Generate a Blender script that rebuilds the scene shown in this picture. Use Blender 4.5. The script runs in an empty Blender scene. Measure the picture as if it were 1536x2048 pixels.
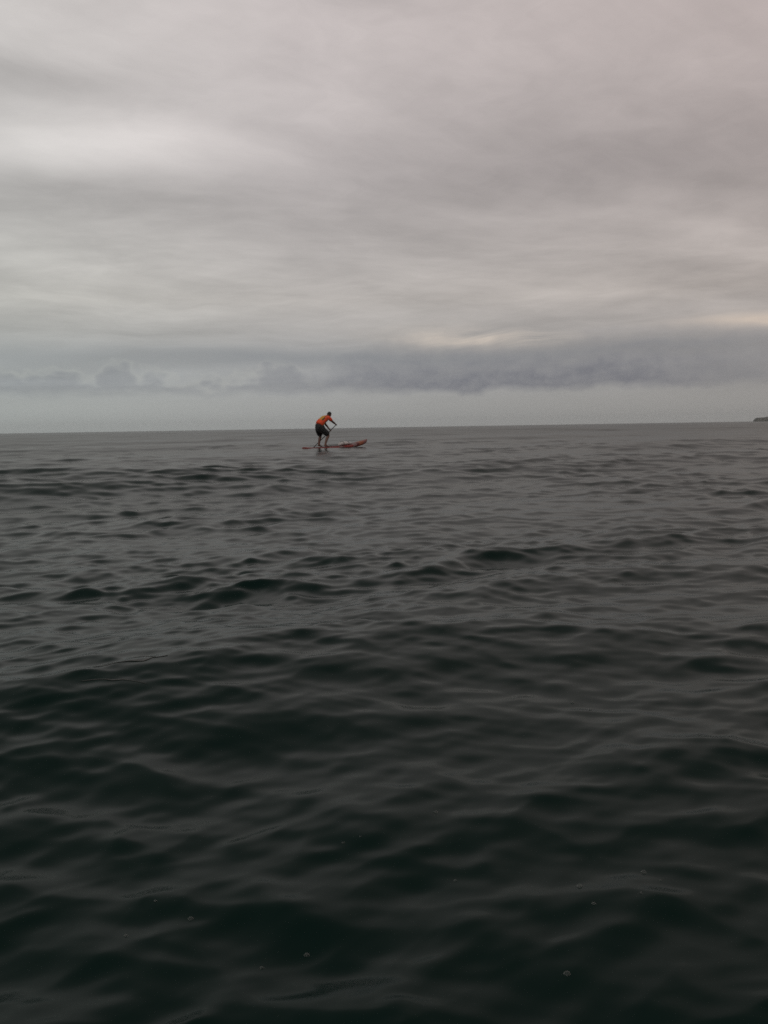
import bpy, bmesh, math, random
import numpy as np
from mathutils import Vector, Matrix

random.seed(7)
R = math.radians
sc = bpy.context.scene
col = sc.collection

# ------------------------------------------------------------------ camera
EYE = 0.95
cam_d = bpy.data.cameras.new('camera')
cam = bpy.data.objects.new('camera', cam_d)
col.objects.link(cam)
cam_d.sensor_fit = 'HORIZONTAL'
cam_d.angle = R(47.5)
cam_d.clip_start = 0.05
cam_d.clip_end = 40000
cam.matrix_world = (Matrix.Translation((0, 0, EYE)) @ Matrix.Rotation(R(90 - 5.55), 4, 'X')
                    @ Matrix.Rotation(R(-0.92), 4, 'Z'))
sc.camera = cam

# ------------------------------------------------------------------ view
vs = sc.view_settings
vs.view_transform = 'Standard'
vs.look = 'None'
vs.exposure = 0.0
vs.gamma = 1.0
vs.use_curve_mapping = False
sc.render.engine = 'CYCLES'
sc.cycles.use_denoising = False
sc.cycles.use_adaptive_sampling = True
sc.cycles.adaptive_threshold = 0.004
sc.cycles.max_bounces = 3
sc.cycles.volume_bounces = 1
sc.cycles.filter_width = 1.6

# ------------------------------------------------------------------ node expressions
class S:
    """a scalar socket or number with arithmetic that writes Math nodes"""
    def __init__(s, t, v): s.t = t; s.v = v
    def _m(s, op, *a):
        n = s.t.nodes.new('ShaderNodeMath'); n.operation = op
        for i, q in enumerate((s,) + a):
            q = q.v if isinstance(q, S) else q
            if isinstance(q, (int, float)): n.inputs[i].default_value = q
            else: s.t.links.new(q, n.inputs[i])
        return S(s.t, n.outputs[0])
    def __add__(s, o): return s._m('ADD', o)
    def __radd__(s, o): return s._m('ADD', o)
    def __sub__(s, o): return s._m('SUBTRACT', o)
    def __rsub__(s, o): return S(s.t, o)._m('SUBTRACT', s)
    def __mul__(s, o): return s._m('MULTIPLY', o)
    def __rmul__(s, o): return s._m('MULTIPLY', o)
    def __truediv__(s, o): return s._m('DIVIDE', o)
    def clamp01(s):
        r = s._m('ADD', 0.0); r.v.node.use_clamp = True; return r
    def mx(s, o): return s._m('MAXIMUM', o)
    def mn(s, o): return s._m('MINIMUM', o)
    def exp(s): return s._m('EXPONENT')
    def abs(s): return s._m('ABSOLUTE')
    def smooth(s, lo, hi):
        n = s.t.nodes.new('ShaderNodeMapRange'); n.interpolation_type = 'SMOOTHSTEP'
        s.t.links.new(s.v, n.inputs['Value'])
        for k, q in (('From Min', lo), ('From Max', hi)):
            if isinstance(q, S): s.t.links.new(q.v, n.inputs[k])
            else: n.inputs[k].default_value = q
        return S(s.t, n.outputs['Result'])

def vec(t, x, y, z=0.0):
    n = t.nodes.new('ShaderNodeCombineXYZ')
    for i, q in enumerate((x, y, z)):
        if isinstance(q, S): t.links.new(q.v, n.inputs[i])
        else: n.inputs[i].default_value = q
    return n.outputs[0]

def noise(t, v, scale=1.0, detail=4.0, rough=0.5, dist=0.0, dim='3D'):
    n = t.nodes.new('ShaderNodeTexNoise'); n.noise_dimensions = dim
    n.inputs['Scale'].default_value = scale
    n.inputs['Detail'].default_value = detail
    n.inputs['Roughness'].default_value = rough
    n.inputs['Distortion'].default_value = dist
    t.links.new(v, n.inputs['Vector'])
    return S(t, n.outputs[0])

def lin(c):
    return tuple((q / 255 / 12.92) if q / 255 <= 0.04045 else ((q / 255 + 0.055) / 1.055) ** 2.4 for q in c) + (1.0,)

def mixc(t, f, a, b, mode='MIX'):
    n = t.nodes.new('ShaderNodeMix'); n.data_type = 'RGBA'; n.blend_type = mode
    for sock, q in ((n.inputs[0], f), (n.inputs[6], a), (n.inputs[7], b)):
        if isinstance(q, S): t.links.new(q.v, sock)
        elif isinstance(q, (tuple, float, int)): sock.default_value = q
        else: t.links.new(q, sock)
    return n.outputs[2]

def ramp(t, f, stops, interp='LINEAR'):
    n = t.nodes.new('ShaderNodeValToRGB'); n.color_ramp.interpolation = interp
    e = n.color_ramp.elements
    while len(e) < len(stops): e.new(0.5)
    for k, (p, c) in zip(e, stops): k.position = p; k.color = c
    t.links.new(f.v, n.inputs[0])
    return n.outputs[0]

# ------------------------------------------------------------------ sky (overcast deck over a Nishita sky)
SUN_EL, SUN_AZ = R(52), R(195)      # behind the cloud, behind the viewer
w = bpy.data.worlds.new('World'); sc.world = w; w.use_nodes = True
t = w.node_tree; t.nodes.clear()
tc = t.nodes.new('ShaderNodeTexCoord')
sep = t.nodes.new('ShaderNodeSeparateXYZ'); t.links.new(tc.outputs['Generated'], sep.inputs[0])
dx, dy, dz = (S(t, sep.outputs[i]) for i in range(3))
az = dx._m('ARCTAN2', dy)
el = dz._m('ARCSINE')
elp = el.mx(0.0)
# cloud deck seen in perspective: a flat layer overhead
den = dz.mx(0.0) + 0.10
u, v = dx / den, dy / den
n2 = lambda x, y, d, r: noise(t, vec(t, x, y), 1.0, d, r, dim='2D')
wq = n2(u * 0.5 + 3.1, v * 0.9 + 7.0, 2.0, 0.5) - 0.5
nA = n2(u * 0.75 + v * 0.10 + wq * 0.6 + 5.3, v * 1.15 - u * 0.34 + wq * 0.8, 4.0, 0.55)
nB = n2(u * 1.7 + wq * 1.6 + 11.7, v * 2.5 - u * 0.5 + wq * 1.6, 6.0, 0.62)
# low streaks: long thin layers towards the horizon
azw = n2(az * 4.0 + 2.2, el * 14.0, 3.0, 0.55) - 0.5
nC = n2(az * 3.6 + azw * 0.6 + 7.9, el * 46.0 - az * 1.8 + azw * 2.4, 6.0, 0.62)
base = ramp(t, elp / 1.2, [
    (0.000, lin((156, 158, 157))), (0.025, lin((160, 161, 160))), (0.045, lin((158, 159, 160))),
    (0.068, lin((158, 158, 158))), (0.090, lin((174, 171, 168))), (0.118, lin((187, 182, 177))), (0.150, lin((186, 181, 177))),
    (0.225, lin((184, 178, 176))), (0.285, lin((195, 188, 186))), (0.350, lin((199, 191, 189))), (0.50, lin((180, 174, 172))),
    (0.75, lin((150, 147, 145))), (1.0, lin((134, 132, 131)))])
lowf = el.smooth(0.17, 0.05)          # share of the low streak layer
mott = n2(az * 8.0 + azw * 3.0 + 1.3, el * 15.0 + azw * 3.0, 6.0, 0.6) - 0.5
deck = mott * 0.20 * el.smooth(0.04, 0.2) + ((nA - 0.5) * 0.62 + (nB - 0.5) * 0.36) * (1.0 - lowf * 0.8) * el.smooth(0.02, 0.12) \
     + (nC - 0.5) * 0.46 * el.smooth(0.015, 0.05) * el.smooth(0.24, 0.12)
def blob(a0, e0, sa, se, tilt=0.0):
    p = (az - a0) / sa
    q = (el - e0 - (az - a0) * tilt + azw * 0.03) / se
    return ((p * p + q * q) * -1.0).exp()
glow = blob(-0.34, 0.288, 0.13, 0.027, 0.08) * 0.52 + blob(-0.13, 0.315, 0.15, 0.075, 0.35) * 0.15 \
     + blob(-0.26, 0.40, 0.16, 0.05) * 0.10 - blob(-0.40, 0.342, 0.17, 0.024, 0.05) * 0.20 \
     - blob(-0.09, 0.385, 0.07, 0.04, 0.5) * 0.12 - blob(-0.25, 0.248, 0.22, 0.017, 0.06) * 0.13 \
     - blob(0.22, 0.285, 0.26, 0.06, 0.22) * 0.08
glow = glow + blob(-0.34, 0.03, 0.25, 0.05) * 0.13 + blob(-0.33, 0.17, 0.2, 0.05) * 0.07
lum = deck + glow + 1.0
sky = mixc(t, 1.0, base, vec(t, lum, lum, lum), 'MULTIPLY')
# gap of brighter, warmer cloud low on the right, torn by the streaks
gap = (blob(0.115, 0.100, 0.085, 0.0105, -0.06) + blob(0.43, 0.110, 0.08, 0.0085, 0.0)) * (nC * 3.4 - 0.95).clamp01()
sky = mixc(t, (gap * 1.25).clamp01(), sky, lin((216, 205, 192)))
# grey bank and far cumulus
wx_ = n2(az * 40.0 + 9.1, el * 60.0, 2.0, 0.5) - 0.5
def billow(sc_a, sc_e, off, k):
    n = t.nodes.new('ShaderNodeTexVoronoi'); n.voronoi_dimensions = '2D'
    n.inputs['Scale'].default_value = 1.0
    t.links.new(vec(t, az * sc_a + wx_ * k + off, el * sc_e + wx_ * k), n.inputs['Vector'])
    return S(t, n.outputs['Distance'])
fine = n2(az * 55.0, el * 90.0 + 3.0, 3.0, 0.55) - 0.5
puff = 0.95 - (billow(24, 42, 0.4, 0.5) * 0.65 + billow(70, 120, 2.7, 0.6) * 0.30) + fine * 0.28
puff2 = n2(az * 9.0, az * 3.0 + 4.2, 3.0, 0.6)
rightness = az.smooth(-0.14, 0.06)
def tower(a0, wd_, h_):
    return ((az - a0) / wd_).abs().smooth(1.0, 0.35) * h_
topb = 0.057 + (puff2 - 0.5) * 0.030 + rightness * (0.046 + (nC - 0.5) * 0.05) + (puff - 0.5) * (0.028 - rightness * 0.010) \
     + tower(-0.116, 0.030, 0.012) + tower(-0.293, 0.024, 0.020) + tower(-0.40, 0.10, 0.012)
botb = 0.036 + (puff - 0.5) * 0.009 + (puff2 - 0.5) * 0.012 - tower(-0.12, 0.03, 0.004) - tower(0.099, 0.022, 0.005)
soft = rightness * 0.042 + 0.013
inside = ((topb - el) / soft).clamp01() * ((el - botb) / 0.010).clamp01()
bank = inside * (az.smooth(0.46, 0.26) * 0.65 + 0.35) * (0.40 + rightness * 0.56) * (0.88 + fine * 0.7)
sky = mixc(t, bank.clamp01(), sky, lin((122, 124, 132)))
rim = ((topb - el - 0.001) / 0.004 * ((topb - el - 0.001) / 0.004) * -1.0).exp() * (1.0 - rightness) * (0.6 + fine * 1.5)
sky = mixc(t, (rim * 0.45).clamp01(), sky, lin((180, 180, 176)))
# upper shelf of the bank
shelf = (blob(-0.12, 0.078, 0.30, 0.010, 0.0) + blob(0.30, 0.082, 0.3, 0.010, 0.0) * 0.6) * (nC * 1.8 - 0.1).clamp01() * 0.55
sky = mixc(t, shelf, sky, lin((134, 137, 141)))
# cooler towards the left, warmer towards the right
tint = ramp(t, ((az + 0.45) / 0.9).clamp01(), [(0.0, (0.975, 1.025, 1.01, 1)), (0.4, (0.99, 0.985, 0.985, 1)), (1.0, (0.90, 0.845, 0.825, 1))])
sky = mixc(t, 1.0, sky, tint, 'MULTIPLY')
nish = t.nodes.new('ShaderNodeTexSky'); nish.sky_type = 'NISHITA'; nish.sun_disc = False
nish.sun_elevation = SUN_EL; nish.sun_rotation = SUN_AZ
bg1 = t.nodes.new('ShaderNodeBackground'); t.links.new(nish.outputs[0], bg1.inputs[0]); bg1.inputs[1].default_value = 0.06
bg2 = t.nodes.new('ShaderNodeBackground'); t.links.new(sky, bg2.inputs[0]); bg2.inputs[1].default_value = 1.0
mx = t.nodes.new('ShaderNodeMixShader'); mx.inputs[0].default_value = 0.95
t.links.new(bg1.outputs[0], mx.inputs[1]); t.links.new(bg2.outputs[0], mx.inputs[2])
wo = t.nodes.new('ShaderNodeOutputWorld'); t.links.new(mx.outputs[0], wo.inputs[0])
w.cycles.sampling_method = 'NONE'

sun_d = bpy.data.lights.new('sun', 'SUN'); sun_d.energy = 0.5; sun_d.angle = R(40); sun_d.color = (1, 0.97, 0.93)
sun = bpy.data.objects.new('sun', sun_d); col.objects.link(sun)
sd = Vector((math.sin(SUN_AZ) * math.cos(SUN_EL), math.cos(SUN_AZ) * math.cos(SUN_EL), math.sin(SUN_EL)))
sun.rotation_euler = sd.to_track_quat('Z', 'Y').to_euler()

# ------------------------------------------------------------------ materials
def principled(name, color, rough=0.6, **kw):
    m = bpy.data.materials.new(name); m.use_nodes = True
    nt = m.node_tree; b = nt.nodes['Principled BSDF']
    b.inputs['Base Color'].default_value = color if len(color) == 4 else tuple(color) + (1,)
    b.inputs['Roughness'].default_value = rough
    for k, q in kw.items(): b.inputs[k.replace('_', ' ')].default_value = q
    return m

def mottled(name, color, rough=0.6, scale=20.0, amount=0.35, bump=0.0, **kw):
    m = principled(name, color, rough, **kw)
    nt = m.node_tree; b = nt.nodes['Principled BSDF']
    g = nt.nodes.new('ShaderNodeTexCoord')
    n = noise(nt, g.outputs['Object'], scale, 4.0, 0.6)
    c = color if len(color) == 4 else tuple(color) + (1,)
    dk = tuple(q * (1 - amount) for q in c[:3]) + (1,)
    lt = tuple(min(1, q * (1 + amount)) for q in c[:3]) + (1,)
    nt.links.new(ramp(nt, n, [(0.3, dk), (0.7, lt)]), b.inputs['Base Color'])
    if bump:
        bn = nt.nodes.new('ShaderNodeBump'); bn.inputs['Strength'].default_value = bump; bn.inputs['Distance'].default_value = 0.01
        nt.links.new(n.v, bn.inputs['Height']); nt.links.new(bn.outputs[0], b.inputs['Normal'])
    return m

# ------------------------------------------------------------------ the sea
D = 38.0
FOOT = (-2.74, 37.9)                       # where the paddler stands
PSI = R(40)                                # heading of the board, to the right and away
DECK_Z = 0.13
HEAD = np.array((math.cos(PSI), math.sin(PSI)))
rng = np.random.default_rng(23)

NW = 330
lam = np.exp(np.linspace(math.log(0.055), math.log(20.0), NW)) * rng.uniform(0.97, 1.03, NW)
kk = 2 * np.pi / lam
spread = np.interp(np.log(lam), np.log([0.1, 0.6, 2.0, 8.0]), [62, 46, 34, 20])
ang = np.radians(116 + spread * rng.standard_normal(NW) * 0.85)
oct_slope = np.interp(np.log(lam), np.log([0.055, 0.11, 0.25, 0.5, 0.9, 1.8, 4.0, 8.0, 20.0]), [0.040, 0.056, 0.058, 0.052, 0.042, 0.030, 0.021, 0.016, 0.011])
per_oct = NW / math.log2(20.0 / 0.055)
slope_c = oct_slope / math.sqrt(per_oct)   # rms slope of one component
amp = slope_c * math.sqrt(2) / kk
ph = rng.uniform(0, 2 * np.pi, NW)
# two long swells whose crests stand where the dark bands lie
# (wavelength, direction, amplitude, a point on a crest, reach of the wave group)
ex = [(13.0, 117, 0.125, (-0.5, 5.3), 0), (6.4, 114, 0.030, (-0.5, 4.7), 0), (24.0, 95, 0.08, (-10.0, 43.0), 0),
      (2.7, 120, 0.056, (-1.0, 3.30), 1.3), (1.5, 100, 0.026, (0.95, 3.95), 0.9), (2.2, 112, 0.012, (-1.1, 6.3), 1.6)]
group = [None] * NW
for L_, a_, A_, c_, sg_ in ex:
    group.append((c_[0], c_[1], sg_) if sg_ else None)
    k_ = 2 * np.pi / L_; d_ = (math.cos(R(a_)), math.sin(R(a_)))
    lam = np.append(lam, L_); kk = np.append(kk, k_); ang = np.append(ang, R(a_)); amp = np.append(amp, A_)
    slope_c = np.append(slope_c, A_ * k_ / math.sqrt(2))
    ph = np.append(ph, np.pi / 2 - k_ * (c_[0] * d_[0] + c_[1] * d_[1]))
kx, ky = kk * np.cos(ang), kk * np.sin(ang)
CHOP = np.interp(np.log(lam), np.log([0.05, 0.2, 0.5, 2.0]), [0.3, 0.7, 1.05, 1.15])

LIFT = [0.0]
def lift(x, y):
    fx, fy = FOOT[0] + HEAD[0] * 0.6, FOOT[1] + HEAD[1] * 0.6
    return LIFT[0] * np.exp(-((x - fx) ** 2 + (y - fy) ** 2) / (2 * 3.2 ** 2))

er = np.random.default_rng(5)
GUST = [[(er.uniform(0.25, 1.5), er.uniform(0, 2 * np.pi), er.uniform(0, 2 * np.pi)) for _ in range(5)] for _ in range(3)]
pick = er.integers(0, 3, 400)
def gusts(x, y):
    """three slow fields that make the chop come and go in patches"""
    f = []
    for g_ in GUST:
        q = sum(np.sin(k_ * (x * np.cos(a_) + y * np.sin(a_)) + p_) for k_, a_, p_ in g_) / math.sqrt(2.5)
        f.append(np.clip(1.0 + 0.34 * q, 0.4, 1.8))
    return f

PEAKS = []                      # peaked chop: pairs of crossing wave trains with sharp crests and wandering lines
for L_ in (2.3, 1.45, 0.92, 0.60, 0.39, 0.25, 0.16):
    for _ in range(2):
        m_ = er.uniform(85, 150)
        PEAKS.append((L_ * er.uniform(0.9, 1.1), R(m_ - er.uniform(14, 30)), R(m_ + er.uniform(14, 30)), er.uniform(0, 6.3, 6), int(er.integers(0, 3))))
def peaks(x, y, spacing, gf):
    Z = np.zeros_like(x)
    for L_, a_, b_, q, gi in PEAKS:
        wt = np.clip((L_ / spacing - 3.0) / 3.0, 0, 1)
        if wt.max() <= 0: continue
        k_ = 2 * np.pi / L_
        w1 = np.sin(k_ * .31 * (x * 0.8 + y * 0.5) + q[0]) + 0.7 * np.sin(k_ * .53 * (y * 0.9 - x * 0.6) + q[1])
        w2 = np.sin(k_ * .37 * (y * 0.7 - x * 0.9) + q[2]) + 0.7 * np.sin(k_ * .47 * (x * 0.9 + y * 0.3) + q[3])
        p1 = 0.5 * k_ * (x * math.cos(a_) + y * math.sin(a_)) + 0.75 * w1 + q[4]
        p2 = 0.5 * k_ * (x * math.cos(b_) + y * math.sin(b_)) + 0.75 * w2 + q[5]
        r1 = 1.02 - np.sqrt(np.sin(p1) ** 2 + 0.012); r2 = 1.02 - np.sqrt(np.sin(p2) ** 2 + 0.012)
        Z += (L_ * (0.0122 if L_ < 1.2 else 0.0048)) * wt * gf[gi] * (0.65 * r1 + 0.35 * r2 + 0.9 * r1 * r2 - 0.55)
    return Z

def waves(x, y, spacing):
    """displacement of rest points and the slope variance left out at this spacing"""
    gf = gusts(x, y)
    X = np.zeros_like(x); Y = np.zeros_like(x); Z = np.zeros_like(x); V = np.zeros_like(x)
    for i in range(len(lam)):
        wt = np.clip((lam[i] / spacing - 2.2) / 2.2, 0, 1)
        V += (1 - wt * wt) * slope_c[i] ** 2
        if wt.max() <= 0: continue
        if lam[i] < 2.0 and i < NW: wt = wt * gf[pick[i]]
        if group[i]:
            wt = wt * np.exp(-((x - group[i][0]) ** 2 + (y - group[i][1]) ** 2) / (2 * group[i][2] ** 2))
        p = kx[i] * x + ky[i] * y + ph[i]
        c = np.cos(p) * (amp[i] * wt * CHOP[i])
        X += c * np.cos(ang[i]); Y += c * np.sin(ang[i])
        Z += np.sin(p) * (amp[i] * wt)
    return X, Y, Z + peaks(x, y, spacing, gf), V

def sea_point(x, y):
    """height of the water above world x, y"""
    x = np.atleast_1d(np.asarray(x, float)); y = np.atleast_1d(np.asarray(y, float))
    a, b = x.copy(), y.copy()
    sp = np.maximum(np.hypot(x, y) * 0.0045, 0.004)
    for _ in range(6):
        X, Y, Z, V = waves(a, b, sp)
        a, b = x - X, y - Y
    X, Y, Z, V = waves(a, b, sp)
    return Z + lift(a, b)

# raise the swell under the board so that it floats at its height
ss = np.linspace(-1.1, 2.3, 12)
LIFT[0] = 0.0
z0 = sea_point(FOOT[0] + HEAD[0] * ss, FOOT[1] + HEAD[1] * ss)
LIFT[0] = float(DECK_Z - 0.038 - z0.mean())

def build_sea():
    r = [0.12]
    while r[-1] < 4600:
        q = r[-1]
        r.append(q * (1.0050 if 0.9 < q < 60 else 1.007 if q < 260 else 1.012 if q < 800 else 1.03))
    r = np.array(r)
    half = [0.0]
    while half[-1] < 180:
        q = half[-1]
        half.append(q + (0.115 if q < 29 else 0.28 if q < 50 else 0.9 if q < 70 else 3.0))
    half = np.array(half); half = half * (180 / half[-1])
    th = np.radians(np.concatenate([-half[::-1][:-1], half])[:-1])   # from +y axis, clockwise
    n, m = len(r), len(th)
    dth = np.gradient(np.append(th, th[0] + 2 * np.pi))[:m]
    RR, TT = np.meshgrid(r, th, indexing='ij')
    SP = np.maximum(np.gradient(r)[:, None], RR * dth[None, :] * 0.9).astype(np.float32).ravel()
    x = (RR * np.sin(TT)).astype(np.float32).ravel(); y = (RR * np.cos(TT)).astype(np.float32).ravel()
    out = np.zeros((n * m, 3), np.float32); var = np.zeros(n * m, np.float32)
    C = 60000
    for a in range(0, n * m, C):
        s_ = slice(a, a + C)
        X, Y, Z, V = waves(x[s_], y[s_], SP[s_])
        out[s_, 0] = x[s_] + X; out[s_, 1] = y[s_] + Y; out[s_, 2] = Z + lift(x[s_], y[s_]); var[s_] = V
    ring = np.arange(n - 1)[:, None] * m; j = np.arange(m)[None, :]; j2 = (j + 1) % m
    q = np.stack([ring + j, ring + j2, ring + m + j2, ring + m + j], -1).reshape(-1, 4)[:, ::-1]
    centre = np.array([[0, 0, float(out[:m, 2].mean())]], np.float32)
    verts = np.vstack([out, centre]); ci = n * m
    tri = np.stack([np.full(m, ci), (np.arange(m) + 1) % m, np.arange(m)], -1)
    me = bpy.data.meshes.new('sea')
    me.vertices.add(len(verts)); me.vertices.foreach_set('co', verts.ravel())
    me.loops.add(q.size + tri.size)
    me.loops.foreach_set('vertex_index', np.concatenate([q.ravel(), tri.ravel()]).astype(np.int32))
    me.polygons.add(len(q) + len(tri))
    st = np.concatenate([np.arange(len(q)) * 4, q.size + np.arange(len(tri)) * 3]).astype(np.int32)
    me.polygons.foreach_set('loop_start', st)
    me.update(calc_edges=True)
    me.polygons.foreach_set('use_smooth', np.ones(len(me.polygons), bool))
    at = me.attributes.new('ripple', 'FLOAT', 'POINT')
    at.data.foreach_set('value', np.append(var, 0.0).astype(np.float32))
    o = bpy.data.objects.new('sea', me); col.objects.link(o)
    o['kind'] = 'structure'
    return o

sea = build_sea()
m = principled('sea_water', (0.0040, 0.0138, 0.0112), 0.1, IOR=1.12)
nt = m.node_tree; b = nt.nodes['Principled BSDF']
a_ = nt.nodes.new('ShaderNodeAttribute'); a_.attribute_name = 'ripple'
var_ = S(nt, a_.outputs['Fac'])
alpha = ((var_ * 0.05 + 0.0006) * 2.0)._m('SQRT')
nt.links.new(alpha._m('SQRT').v, b.inputs['Roughness'])
sea.data.materials.append(m)

# ------------------------------------------------------------------ headland on the horizon, right
def build_headland():
    bm = bmesh.new()
    nu, nv = 120, 26
    from mathutils import noise as mn
    c = Vector((1184, 2784, 0)); along = Vector((0.93, -0.37, 0)).normalized(); across = Vector((0.37, 0.93, 0))
    rows = []
    for i in range(nu):
        s = i / (nu - 1)                       # 0 at the tip in view
        X = s * 620
        H = 15.5 * min(1, (s / 0.022)) ** 0.6 * (0.9 + 0.5 * min(1, s / 0.35)) + 10 * max(0, s - 0.1)
        H *= 1 + 0.16 * mn.noise(Vector((s * 40, 1, 0))) + 0.10 * mn.noise(Vector((s * 90, 5, 0)))
        W = 14 + 90 * min(1, s / 0.25) ** 0.8
        row = []
        for j in range(nv):
            q = j / (nv - 1) * 2 - 1
            prof = (1 - abs(q) ** 3.4)
            z = H * prof - 1.5
            p = c + along * (X - 9 * prof * (s < 0.02)) + across * (q * W + 8 * mn.noise(Vector((s * 25, q * 3, 2))))
            z += prof * 1.3 * mn.noise(Vector((p.x * .09, p.y * .09, 3)))
            row.append(bm.verts.new((p.x, p.y, z)))
        rows.append(row)
    for i in range(nu - 1):
        for j in range(nv - 1):
            bm.faces.new((rows[i][j], rows[i + 1][j], rows[i + 1][j + 1], rows[i][j + 1]))
    bm.faces.new(rows[0]); bm.faces.new(rows[-1][::-1])
    bmesh.ops.recalc_face_normals(bm, faces=bm.faces)
    me = bpy.data.meshes.new('headland'); bm.to_mesh(me); bm.free()
    o = bpy.data.objects.new('headland', me); col.objects.link(o); o['kind'] = 'structure'
    o['label'] = 'low dark headland rising from the horizon at the right edge'
    o.data.materials.append(mottled('headland_rock', (0.075, 0.07, 0.055), 0.9, 0.06, 0.5))
    return o
build_headland()

# ------------------------------------------------------------------ haze
def build_haze():
    bm = bmesh.new(); bmesh.ops.create_cube(bm, size=1)
    for v_ in bm.verts: v_.co = Vector((v_.co.x * 9600, v_.co.y * 9600, 45 if v_.co.z > 0 else -3))
    me = bpy.data.meshes.new('haze'); bm.to_mesh(me); bm.free()
    o = bpy.data.objects.new('haze', me); col.objects.link(o); o['kind'] = 'stuff'
    m = bpy.data.materials.new('haze_air'); m.use_nodes = True; nt = m.node_tree; nt.nodes.clear()
    pv = nt.nodes.new('ShaderNodeVolumePrincipled')
    pv.inputs['Color'].default_value = (0.86, 0.89, 0.90, 1); pv.inputs['Density'].default_value = 0.0001
    pv.inputs['Anisotropy'].default_value = 0.2
    out = nt.nodes.new('ShaderNodeOutputMaterial'); nt.links.new(pv.outputs[0], out.inputs['Volume'])
    o.data.materials.append(m)
build_haze()

# ------------------------------------------------------------------ helpers for things
def link(name, me, mat=None, parent=None, smooth=True):
    o = bpy.data.objects.new(name, me); col.objects.link(o)
    if mat is not None:
        for q in (mat if isinstance(mat, (list, tuple)) else [mat]): me.materials.append(q)
    if smooth: me.polygons.foreach_set('use_smooth', [True] * len(me.polygons))
    if parent: o.parent = parent
    return o

def tube(bm, pts, rad, n=8, flat=None, caps=True):
    """a tube through pts with a radius (or (a, b)) at each point"""
    pts = [Vector(p) for p in pts]; rings = []
    up0 = Vector((0, 0, 1))
    for i, p in enumerate(pts):
        d = (pts[min(i + 1, len(pts) - 1)] - pts[max(i - 1, 0)]).normalized()
        s = d.cross(up0 if abs(d.z) < 0.95 else Vector((1, 0, 0))).normalized(); q = s.cross(d)
        ra = rad[i] if isinstance(rad, (list, tuple)) else rad
        a, b_ = ra if isinstance(ra, (list, tuple)) else (ra, ra)
        rings.append([bm.verts.new(p + s * (math.cos(2 * math.pi * k / n) * a) + q * (math.sin(2 * math.pi * k / n) * b_)) for k in range(n)])
    for r0, r1 in zip(rings, rings[1:]):
        for k in range(n): bm.faces.new((r0[k], r0[(k + 1) % n], r1[(k + 1) % n], r1[k]))
    if caps: bm.faces.new(rings[0][::-1]); bm.faces.new(rings[-1])
    return rings

def to_mesh(name, bm):
    bmesh.ops.recalc_face_normals(bm, faces=bm.faces)
    me = bpy.data.meshes.new(name); bm.to_mesh(me); bm.free(); return me

def skin(name, verts, edges, radii, root=0, sub=2):
    me = bpy.data.meshes.new(name); me.from_pydata([Vector(v_) for v_ in verts], edges, [])
    o = bpy.data.objects.new(name, me); col.objects.link(o)
    mo = o.modifiers.new('skin', 'SKIN'); mo.use_smooth_shade = True; mo.branch_smoothing = 0.6
    for i, q in enumerate(radii):
        me.skin_vertices[0].data[i].radius = q if isinstance(q, tuple) else (q, q)
        me.skin_vertices[0].data[i].use_root = i == root
    sb = o.modifiers.new('sub', 'SUBSURF'); sb.levels = sb.render_levels = sub
    ev = o.evaluated_get(bpy.context.evaluated_depsgraph_get())
    res = bpy.data.meshes.new_from_object(ev); res.name = name
    bpy.data.objects.remove(o); bpy.data.meshes.remove(me)
    return res

# local frame of board: x forward, y left, z up.  R(ight) = -y
PITCH = R(-2.0)
frame = Matrix.Translation((FOOT[0], FOOT[1], DECK_Z)) @ Matrix.Rotation(PSI, 4, 'Z') @ Matrix.Rotation(PITCH, 4, 'Y')
upright = Matrix.Translation((FOOT[0], FOOT[1], DECK_Z)) @ Matrix.Rotation(PSI, 4, 'Z')

# ------------------------------------------------------------------ paddle board
def empty(name, mw, label, cat, group=None):
    o = bpy.data.objects.new(name, None); col.objects.link(o); o.matrix_world = mw
    o['label'] = label; o['category'] = cat
    if group: o['group'] = group
    return o

def board_section(s):
    """s 0 tail .. 1 nose: x, half width, deck z, bottom z"""
    x = -0.80 + 3.45 * s
    wd = 0.36 * (max(0, 1 - abs(s - 0.45) ** 2.6 / (0.55 ** 2.6 if s > 0.45 else 0.45 ** 2.6 * 1.55))) ** 0.62
    rocker = 0.20 * max(0, (s - 0.55) / 0.45) ** 2.3 + 0.05 * max(0, (0.2 - s) / 0.2) ** 2
    th = 0.125 + 0.05 * math.exp(-((s - 0.85) / 0.2) ** 2)
    if s > 0.93: th *= 1 - 0.65 * ((s - 0.93) / 0.07) ** 2
    dz_ = 0.035 * math.exp(-((s - 0.86) / 0.15) ** 2)
    return x, max(wd, 0.012), rocker + dz_, rocker + dz_ - th

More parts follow.
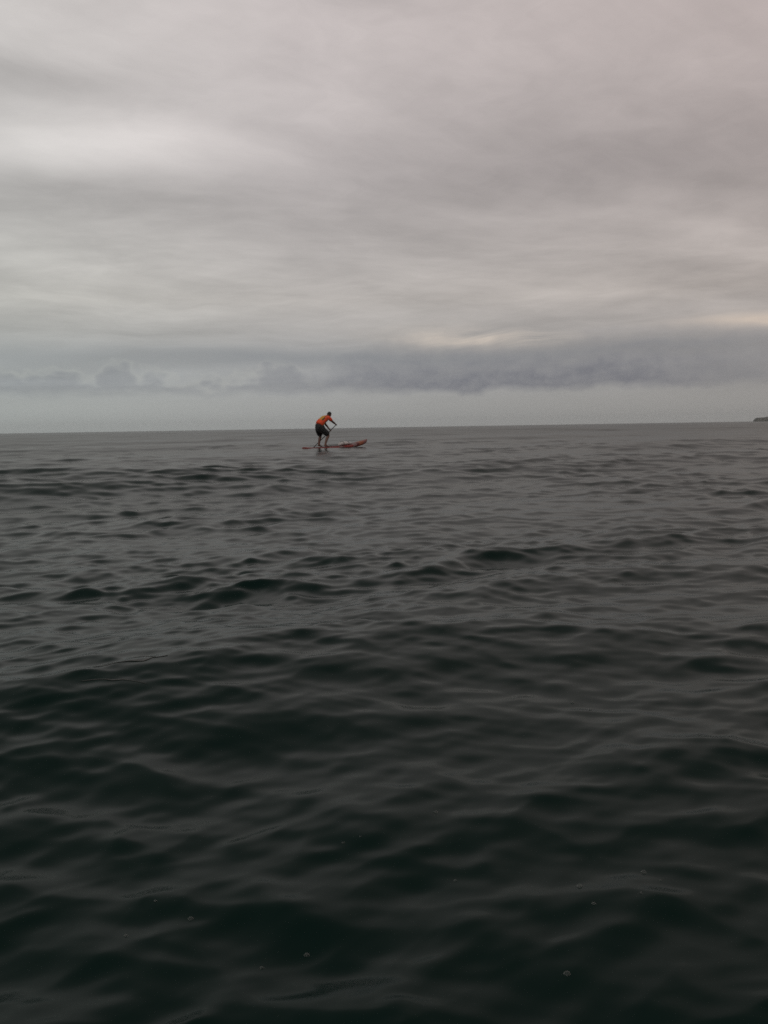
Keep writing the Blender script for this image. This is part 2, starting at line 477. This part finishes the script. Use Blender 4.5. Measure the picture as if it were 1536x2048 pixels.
def build_board():
    e = empty('paddle_board', frame, 'long red stand-up paddle board with upturned nose under the paddler', 'paddle board')
    bm = bmesh.new(); rows = []
    N = 48
    for i in range(N + 1):
        x, wd, zt, zb = board_section(i / N); row = []
        for k in range(16):
            a = 2 * math.pi * k / 16; c, s_ = math.cos(a), math.sin(a)
            yy = math.copysign(abs(c) ** 0.55, c) * wd
            zz = (zt + zb) / 2 + math.copysign(abs(s_) ** 0.6, s_) * (zt - zb) / 2
            row.append(bm.verts.new((x, yy, zz)))
        rows.append(row)
    for r0, r1 in zip(rows, rows[1:]):
        for k in range(16): bm.faces.new((r0[k], r0[(k + 1) % 16], r1[(k + 1) % 16], r1[k]))
    bm.faces.new(rows[0]); bm.faces.new(rows[-1])
    mh = principled('board_paint', (0.35, 0.05, 0.03), 0.5, Specular_IOR_Level=0.25)
    nt = mh.node_tree; bs = nt.nodes['Principled BSDF']
    g = nt.nodes.new('ShaderNodeTexCoord'); sp = nt.nodes.new('ShaderNodeSeparateXYZ'); nt.links.new(g.outputs['Object'], sp.inputs[0])
    xx = S(nt, sp.outputs[0]); zz = S(nt, sp.outputs[2])
    f = (xx + 0.80 - zz * 0.8) / 3.45
    red, dred, pale, org = (0.20, 0.026, 0.02, 1), (0.10, 0.018, 0.016, 1), (0.17, 0.10, 0.095, 1), (0.24, 0.065, 0.025, 1)
    c = ramp(nt, f, [(0, red), (0.47, pale), (0.53, dred), (0.56, red), (0.70, pale), (0.755, dred), (0.80, org), (0.87, (0.20, 0.075, 0.065, 1)), (0.955, dred)], 'CONSTANT')
    n = noise(nt, g.outputs['Object'], 14, 4, 0.6)
    c = mixc(nt, (n - 0.35).clamp01() * 0.5, c, (0.10, 0.03, 0.025, 1))
    nt.links.new(c, bs.inputs['Base Color'])
    link('hull', to_mesh('hull', bm), mh, e)
    # grip pad where he stands
    bm = bmesh.new(); top = []; bot = []
    M = 20
    for i in range(M + 1):
        s = 0.10 + 0.42 * i / M; x, wd, zt, zb = board_section(s); wd *= 0.72
        top.append([bm.verts.new((x, q * wd, zt + 0.007 - 0.004 * abs(q))) for q in (-1, -.5, 0, .5, 1)])
        bot.append([bm.verts.new((x, q * wd, zt - 0.02)) for q in (-1, 1)])
    for i in range(M):
        for k in range(4): bm.faces.new((top[i][k], top[i + 1][k], top[i + 1][k + 1], top[i][k + 1]))
        bm.faces.new((bot[i][0], bot[i + 1][0], top[i + 1][0], top[i][0])); bm.faces.new((top[i][4], top[i + 1][4], bot[i + 1][1], bot[i][1]))
    bm.faces.new(top[0][::-1] + [bot[0][0], bot[0][1]][::1]); bm.faces.new(top[-1] + [bot[-1][1], bot[-1][0]])
    link('grip_pad', to_mesh('grip_pad', bm), mottled('foam_pad', (0.10, 0.03, 0.03), 0.85, 40, 0.3, 0.3), e)
    # carry handle
    bm = bmesh.new(); x, wd, zt, zb = board_section(0.40)
    tube(bm, [(x - .07, 0, zt - .005), (x - .05, 0, zt + .025), (x, 0, zt + .034), (x + .05, 0, zt + .025), (x + .07, 0, zt - .005)], 0.008, 6)
    link('carry_handle', to_mesh('carry_handle', bm), principled('black_strap', (0.02, 0.02, 0.02), 0.7), e)
    # fin under the tail
    bm = bmesh.new()
    pr = [(-.60, -.10), (-0.38, -.10), (-0.53, -.22), (-.65, -.30), (-.69, -.29), (-.65, -.20)]
    A = [bm.verts.new((x, .004, z)) for x, z in pr]; B = [bm.verts.new((x, -.004, z)) for x, z in pr]
    bm.faces.new(A); bm.faces.new(B[::-1])
    for i in range(6): bm.faces.new((A[i], B[i], B[(i + 1) % 6], A[(i + 1) % 6]))
    link('fin', to_mesh('fin', bm), principled('fin_plastic', (0.03, 0.03, 0.03), 0.4), e)
    return e
board = build_board()

# ------------------------------------------------------------------ white bundle on the foredeck
def build_bundle():
    s0 = (1.42 + 0.80) / 3.45; zt = board_section(s0)[2]
    e = empty('dry_bag', frame @ Matrix.Translation((1.40, 0, zt)), 'white soft bundle lying on the foredeck of the red board', 'bag')
    bm = bmesh.new()
    prof = [(-.36, .02), (-.34, .06), (-.27, .095), (-.1, .115), (.05, .105), (.2, .085), (.28, .05), (.34, .035), (.37, .02)]
    rings = []
    for x, r in prof:
        ring = []
        for k in range(14):
            a = 2 * math.pi * k / 14
            rr = r * (1 + 0.07 * math.sin(3 * a + x * 20) + 0.05 * math.sin(5 * a - x * 31))
            ring.append(bm.verts.new((x, math.cos(a) * rr * 1.35, max(0.0, r * 0.72 + math.sin(a) * rr * 0.8) + 0.03 * (x > .25))))
        rings.append(ring)
    for r0, r1 in zip(rings, rings[1:]):
        for k in range(14): bm.faces.new((r0[k], r0[(k + 1) % 14], r1[(k + 1) % 14], r1[k]))
    bm.faces.new(rings[0]); bm.faces.new(rings[-1])
    link('bag_body', to_mesh('bag_body', bm), mottled('white_fabric', (0.50, 0.46, 0.44), 0.6, 12, 0.15, 0.4), e)
    for x0 in (-.17, .12):
        bm = bmesh.new(); r = 0.112 if x0 < 0 else .10
        tube(bm, [(x0, math.cos(a) * r * 1.42, max(-.005, r * .72 + math.sin(a) * r * .9)) for a in np.linspace(-.9, math.pi + .9, 14)], [(.012, .005)] * 14, 6)
        link('strap', to_mesh('strap', bm), principled('strap_webbing', (0.05, 0.045, 0.045), 0.8), e)
build_bundle()

# ------------------------------------------------------------------ paddle
G = Vector((0.88, -0.05, 0.96)); P = Vector((0.04, 0.45, 0.02))
pdir = (P - G).normalized()
def build_paddle():
    e = empty('paddle', upright, 'dark long paddle held across the body, blade in the water', 'paddle')
    L_ = 1.42
    bm = bmesh.new(); tube(bm, [G + pdir * q for q in (0.0, 0.5, 1.0, L_)], [.018, .018, .018, .017], 10)
    link('shaft', to_mesh('shaft', bm), principled('carbon_shaft', (0.018, 0.018, 0.02), 0.35), e)
    side = pdir.cross(Vector((0, 0, 1))).normalized(); nrm = side.cross(pdir)
    bm = bmesh.new()
    tube(bm, [G - side * .055, G - side * .03 - pdir * .006, G - pdir * .008, G + side * .03 - pdir * .006, G + side * .055], [.011, .016, .018, .016, .011], 8)
    link('top_grip', to_mesh('top_grip', bm), principled('grip_rubber', (0.02, 0.02, 0.02), 0.6), e)
    bm = bmesh.new()
    outline = [(0, .016), (.06, .035), (.14, .075), (.24, .092), (.34, .090), (.41, .07), (.445, .03)]
    o0 = G + pdir * (L_ - .06); bend = nrm * -1
    rows = []
    for d_, hw in outline:
        cpt = o0 + pdir * d_ + bend * (0.18 * d_)
        rows.append([bm.verts.new(cpt + side * (hw * a) + nrm * (th * (1 - abs(a)) + math.copysign(.0015, th)))
                     for a, th in ((-1, .006), (-.5, .006), (0, .006), (.5, .006), (1, .006), (1, -.006), (.5, -.006), (0, -.006), (-.5, -.006), (-1, -.006))])
    for r0, r1 in zip(rows, rows[1:]):
        for k in range(10): bm.faces.new((r0[k], r0[(k + 1) % 10], r1[(k + 1) % 10], r1[k]))
    bm.faces.new(rows[0]); bm.faces.new(rows[-1])
    link('blade', to_mesh('blade', bm), principled('blade_carbon', (0.025, 0.022, 0.022), 0.4), e)
build_paddle()

# ------------------------------------------------------------------ the paddler (x forward, y left, z up)
def build_person():
    e = empty('person', upright, 'person in yellow and orange top and dark knee-length shorts, bent over paddling', 'person')
    skin_m = mottled('skin', (0.15, 0.072, 0.05), 0.55, 30, 0.15)
    J = {}
    V, E, RD = [], [], []
    def vtx(n, p, r): J[n] = len(V); V.append(p); RD.append(r); return J[n]
    def ed(*ns):
        for a, c in zip(ns, ns[1:]): E.append((J[a], J[c]))
    zf = 0.012
    vtx('pelvis', (-.06, 0, .90), (.13, .12)); vtx('waist', (.06, 0, 1.04), (.125, .115)); vtx('chest', (.24, 0, 1.18), (.145, .13))
    vtx('upper', (.365, 0, 1.28), (.12, .115)); vtx('neck', (.43, 0, 1.345), (.058, .058)); vtx('skull', (.49, 0, 1.385), (.06, .06))
    ed('pelvis', 'waist', 'chest', 'upper', 'neck', 'skull')
    hands = {}
    Lh = G + pdir * 0.36
    for sd, y in (('r', -1), ('l', 1)):
        vtx('hip' + sd, (-.05, .10 * y, .86), .098)
        if y < 0:
            kn, an = (.36, .19 * y, .52), (.14, .20 * y, .095)
        else:
            kn, an = (.20, .19 * y, .49), (.10, .20 * y, .095)
        vtx('thigh' + sd, tuple((a * .55 + c * .45) for a, c in zip((-.05, .10 * y, .86), kn)), .084)
        vtx('knee' + sd, kn, .066)
        vtx('calf' + sd, tuple(a * .68 + c * .32 for a, c in zip(kn, an)) if False else (kn[0] * .66 + an[0] * .34 - .025, kn[1], kn[2] * .66 + an[2] * .34), .068)
        vtx('ankle' + sd, an, .044); vtx('heel' + sd, (an[0] - .045, an[1], zf + .033), .033)
        vtx('ball' + sd, (an[0] + .12, an[1] + .015 * y, zf + .028), (.042, .028)); vtx('toe' + sd, (an[0] + .19, an[1] + .015 * y, zf + .020), (.034, .018))
        ed('pelvis', 'hip' + sd, 'thigh' + sd, 'knee' + sd, 'calf' + sd, 'ankle' + sd, 'ball' + sd, 'toe' + sd); ed('ankle' + sd, 'heel' + sd)
        sh = Vector((.375, .185 * y, 1.27)); hand = (G + Vector((-.03, -.01, .02))) if y < 0 else (Lh + Vector((-.01, .02, .03)))
        midp = (sh + hand) / 2 + (Vector((-.02, -.05, -.03)) if y < 0 else Vector((-.05, .05, 0)))
        wr = hand + (midp - hand).normalized() * .075
        vtx('sh' + sd, tuple(sh), .064); vtx('elb' + sd, tuple(midp), .052); vtx('fore' + sd, tuple(midp * .7 + wr * .3), .052)
        vtx('wrist' + sd, tuple(wr), .036); vtx('palm' + sd, tuple(hand), (.036, .03))
        ed('upper', 'sh' + sd, 'elb' + sd, 'fore' + sd, 'wrist' + sd, 'palm' + sd)
        hands[sd] = hand
    body = skin('body', V, E, RD)
    bm = bmesh.new(); bm.from_mesh(body); bpy.data.meshes.remove(body)
    # head: a shaped skull with face, looking forward and down
    hc = Vector((.55, 0, 1.405)); hr = Matrix.Rotation(R(30), 4, 'Y')
    r = bmesh.ops.create_uvsphere(bm, u_segments=24, v_segments=18, radius=1)
    for q in r['verts']:
        x, y, z = q.co
        wy = .074 * (1 - .22 * max(0, -z) ** 1.5); wx = .096 * (1 - .12 * max(0, -z)) + (.012 if x > 0 and z < -.3 else 0)
        p = Vector((x * wx, y * wy, z * .118))
        if x > 0.55 and abs(y) < .28 and -.32 < z < .12: p.x += .026 * (1 - abs(y) / .28) * (1 - abs(z + .12) / .26)      # nose
        if x > .5 and .05 < z < .25 and .25 < abs(y) < .6: p.x -= .008                                                  # eye sockets
        if x > .6 and -.62 < z < -.45 and abs(y) < .4: p.x -= .005                                                      # mouth
        if x > .4 and z < -.75: p.x += .01                                                                               # chin
        q.co = hc + hr @ p
    for y in (-1, 1):                                             # ears and eyes
        r = bmesh.ops.create_uvsphere(bm, u_segments=10, v_segments=8, radius=1)
        for q in r['verts']: q.co = hc + hr @ Vector((q.co.x * .018 - .005, q.co.y * .010 + y * .076, q.co.z * .032 - .006))
        r = bmesh.ops.create_uvsphere(bm, u_segments=8, v_segments=6, radius=.011)
        for q in r['verts']: q.co = hc + hr @ (q.co + Vector((.080, y * .031, .016)))
    # fingers closed round the grip and the shaft
    for sd, y in (('r', -1), ('l', 1)):
        h = hands[sd]
        if y < 0: axis = pdir.cross(Vector((0, 0, 1))).normalized(); c0 = G
        else: axis = pdir; c0 = Lh
        out_ = (c0 - h); out_ = (out_ - axis * out_.dot(axis))
        out_ = out_.normalized() if out_.length > 1e-4 else Vector((1, 0, 0)); b2 = axis.cross(out_)
        for k, ln in enumerate((.9, 1.0, .96, .78)):
            o_ = c0 + axis * ((k - 1.5) * .0195)
            pts = [o_ + out_ * (math.cos(a) * .026) + b2 * (math.sin(a) * .026) for a in np.linspace(2.7, 2.7 - 4.2 * ln, 7)]
            tube(bm, pts, [.0095, .0095, .009, .0085, .008, .0075, .006], 6)
        o_ = c0 - axis * .036
        tube(bm, [h - axis * .01] + [o_ + out_ * (math.cos(a) * .026) - b2 * (math.sin(a) * .026) for a in np.linspace(2.6, .6, 5)], [.012, .0115, .011, .010, .009, .007], 6)
    link('body', to_mesh('body', bm), skin_m, e)
    # cap and hair
    bm = bmesh.new(); r = bmesh.ops.create_uvsphere(bm, u_segments=24, v_segments=14, radius=1)
    kill = []
    for q in r['verts']:
        x, y, z = q.co
        if z < (-.35 if x < .1 else .28): kill.append(q)
        q.co = hc + hr @ Vector((x * .107 - .004, y * .086, z * .128 + .003))
    bmesh.ops.delete(bm, geom=kill, context='VERTS')
    hair = link('hair', to_mesh('hair', bm), mottled('dark_hair', (0.018, 0.015, 0.014), 0.8, 60, 0.4), e)
    hair.modifiers.new('thick', 'SOLIDIFY').thickness = 0.008
    # top: lower back orange, upper back yellow, sleeves orange
    SV = [(-.035, 0, .935), (.06, 0, 1.045), (.24, 0, 1.185), (.37, 0, 1.285), (.42, 0, 1.33)]
    SR = [(.205, .195), (.205, .195), (.225, .215), (.19, .18), (.09, .085)]
    SE = [(0, 1), (1, 2), (2, 3), (3, 4)]
    for sd, y in (('r', -1), ('l', 1)):
        sh, el_ = Vector(V[J['sh' + sd]]), Vector(V[J['elb' + sd]])
        k = len(SV); SV += [tuple(sh), tuple(sh.lerp(el_, .55)), tuple(sh.lerp(el_, .72))]; SR += [.105, .086, .082]; SE += [(3, k), (k, k + 1), (k + 1, k + 2)]
    me = skin('shirt', SV, SE, SR)
    sh_o = link('shirt', me, [mottled('orange_cloth', (0.74, 0.082, 0.027), 0.8, 16, 0.18, 0.2), mottled('yellow_cloth', (0.50, 0.26, 0.035), 0.8, 16, 0.18, 0.2),
                              mottled('dark_seam', (0.10, 0.05, 0.02), 0.8)], e)
    a0, a1 = Vector((-.05, 0, .93)), Vector((.40, 0, 1.32)); ax = (a1 - a0).normalized(); Ls = (a1 - a0).length
    for f in me.polygons:
        c = f.center - a0; s_ = c.dot(ax) / Ls; y_ = c.y
        up = (c - ax * c.dot(ax)).dot(Vector((-.7, 0, .72)))
        if abs(y_) > .165 or s_ > .98: f.material_index = 0
        elif s_ < .40 and up > -.04: f.material_index = 0
        elif s_ < .86: f.material_index = 1
        else: f.material_index = 0
        if abs(abs(y_) - .155) < .012 and .4 < s_ < .9: f.material_index = 2
    # shorts to the knee
    HV = [(.03, 0, 1.02), (-.06, 0, .89)]; HR = [(.222, .212), (.212, .20)]; HE = [(0, 1)]
    for sd, y in (('r', -1), ('l', 1)):
        k = len(HV); hp, th_, kn = (Vector(V[J[q + sd]]) for q in ('hip', 'thigh', 'knee'))
        HV += [tuple(hp), tuple(th_), tuple(th_.lerp(kn, .62)), tuple(th_.lerp(kn, .98))]
        HR += [.162, .148, .130, .122]; HE += [(1, k), (k, k + 1), (k + 1, k + 2), (k + 2, k + 3)]
    link('shorts', skin('shorts', HV, HE, HR, root=1), mottled('dark_shorts_cloth', (0.014, 0.013, 0.013), 0.85, 20, 0.3, 0.3), e)
build_person()

# ------------------------------------------------------------------ bubbles on the near water
def build_bubbles(spots):
    m = bpy.data.materials.new('bubble_film'); m.use_nodes = True; nt = m.node_tree; b = nt.nodes['Principled BSDF']
    b.inputs['Base Color'].default_value = (0.09, 0.10, 0.09, 1); b.inputs['Roughness'].default_value = 0.15
    g = nt.nodes.new('ShaderNodeTexCoord'); n = noise(nt, g.outputs['Object'], 300, 2, 0.5)
    tr = nt.nodes.new('ShaderNodeBsdfTransparent'); mxs = nt.nodes.new('ShaderNodeMixShader')
    lw = nt.nodes.new('ShaderNodeLayerWeight'); lw.inputs[0].default_value = 0.5
    nt.links.new((S(nt, lw.outputs['Facing']) * 0.5 + n * 0.35).clamp01().v, mxs.inputs[0])
    nt.links.new(tr.outputs[0], mxs.inputs[1]); nt.links.new(b.outputs[0], mxs.inputs[2])
    nt.links.new(mxs.outputs[0], nt.nodes['Material Output'].inputs[0])
    bm = bmesh.new(); r = bmesh.ops.create_uvsphere(bm, u_segments=16, v_segments=10, radius=1)
    bmesh.ops.delete(bm, geom=[q for q in r['verts'] if q.co.z < -.25], context='VERTS')
    for q in bm.verts:
        if q.co.z < .25: q.co.x *= 1 + (.25 - q.co.z) * .8; q.co.y *= 1 + (.25 - q.co.z) * .8
        q.co.z *= 0.75
    me = to_mesh('water_bubble', bm); me.materials.append(m); me.polygons.foreach_set('use_smooth', [True] * len(me.polygons))
    z = sea_point([s[0] for s in spots], [s[1] for s in spots])
    for (x, y, rad), zz, lab in zip(spots, z, BUBBLE_LABELS):
        o = bpy.data.objects.new('water_bubble', me); col.objects.link(o)
        o.location = (x, y, zz); o.scale = (rad * .8,) * 3; o.rotation_euler.z = x * 40
        o['label'] = lab; o['category'] = 'bubble'; o['group'] = 'bubbles on the near water'
BUBBLES = [(-0.392, 1.627, 0.0063), (-0.502, 1.57, 0.005), (-0.476, 1.685, 0.0039), (-0.155, 1.517, 0.0059), (-0.232, 1.475, 0.0047),
           (0.389, 1.707, 0.0079), (0.536, 1.759, 0.0068), (0.559, 1.72, 0.0027), (0.399, 1.627, 0.0051), (0.497, 1.646, 0.0039),
           (0.116, 2.071, 0.006), (0.646, 2.963, 0.0084), (0.688, 2.879, 0.0082), (0.3, 1.407, 0.0068), (0.138, 1.756, 0.004),
           (-0.106, 1.924, 0.0042), (-0.067, 1.94, 0.0028)]
BUBBLE_LABELS = [
    'air bubble on dark water, rightmost of the three at lower left', 'air bubble on dark water, leftmost and lowest of three at lower left',
    'faint air bubble, topmost of the three at lower left', 'air bubble left of centre near the bottom, right one of a pair',
    'air bubble left of centre near the bottom, left one of a pair', 'bright large air bubble, leftmost of the cluster at lower right',
    'pale air bubble, topmost of the cluster at lower right', 'tiniest air bubble, rightmost of the cluster at lower right',
    'air bubble, lowest of the cluster at lower right', 'faint air bubble between the others in the lower right cluster',
    'lone air bubble just right of centre on the lower water', 'air bubble far out on the right, upper left one of a pair',
    'air bubble far out on the right, lower right one of a pair', 'large air bubble closest to the bottom edge, right of centre',
    'faint lone air bubble right of centre, left of the cluster', 'air bubble at the middle of lower water, left of a tinier one',
    'tiny air bubble at the middle of lower water, right of another']
if BUBBLES: build_bubbles(BUBBLES)

# ------------------------------------------------------------------ thin dark slivers laid on the water surface at left
def build_sliver(label, paths):
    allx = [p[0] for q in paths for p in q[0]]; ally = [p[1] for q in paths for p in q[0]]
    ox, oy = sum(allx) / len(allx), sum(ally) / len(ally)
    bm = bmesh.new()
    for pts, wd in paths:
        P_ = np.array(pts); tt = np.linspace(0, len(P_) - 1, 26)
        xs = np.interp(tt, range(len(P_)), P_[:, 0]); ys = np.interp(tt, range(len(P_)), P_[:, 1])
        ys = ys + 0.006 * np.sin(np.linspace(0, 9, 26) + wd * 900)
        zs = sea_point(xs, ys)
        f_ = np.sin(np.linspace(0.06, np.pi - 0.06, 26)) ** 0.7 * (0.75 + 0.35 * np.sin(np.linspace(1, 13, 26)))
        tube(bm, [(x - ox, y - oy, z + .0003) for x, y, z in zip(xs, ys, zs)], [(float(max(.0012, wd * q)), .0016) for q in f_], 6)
    o = link('dark_sliver', to_mesh('dark_sliver', bm), mottled('sliver_dark', (0.012, 0.014, 0.010), 0.5, 60, 0.5), None)
    o.location = (ox, oy, 0); o['label'] = label; o['category'] = 'weed'; o['group'] = 'dark slivers on the water at left'
build_sliver('thin dark forked sliver lying at left on the near water',
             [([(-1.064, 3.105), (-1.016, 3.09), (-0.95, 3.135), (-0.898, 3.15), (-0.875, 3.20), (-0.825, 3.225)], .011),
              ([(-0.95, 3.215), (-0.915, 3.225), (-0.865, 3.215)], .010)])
build_sliver('thinner straight dark sliver just nearer than the forked one',
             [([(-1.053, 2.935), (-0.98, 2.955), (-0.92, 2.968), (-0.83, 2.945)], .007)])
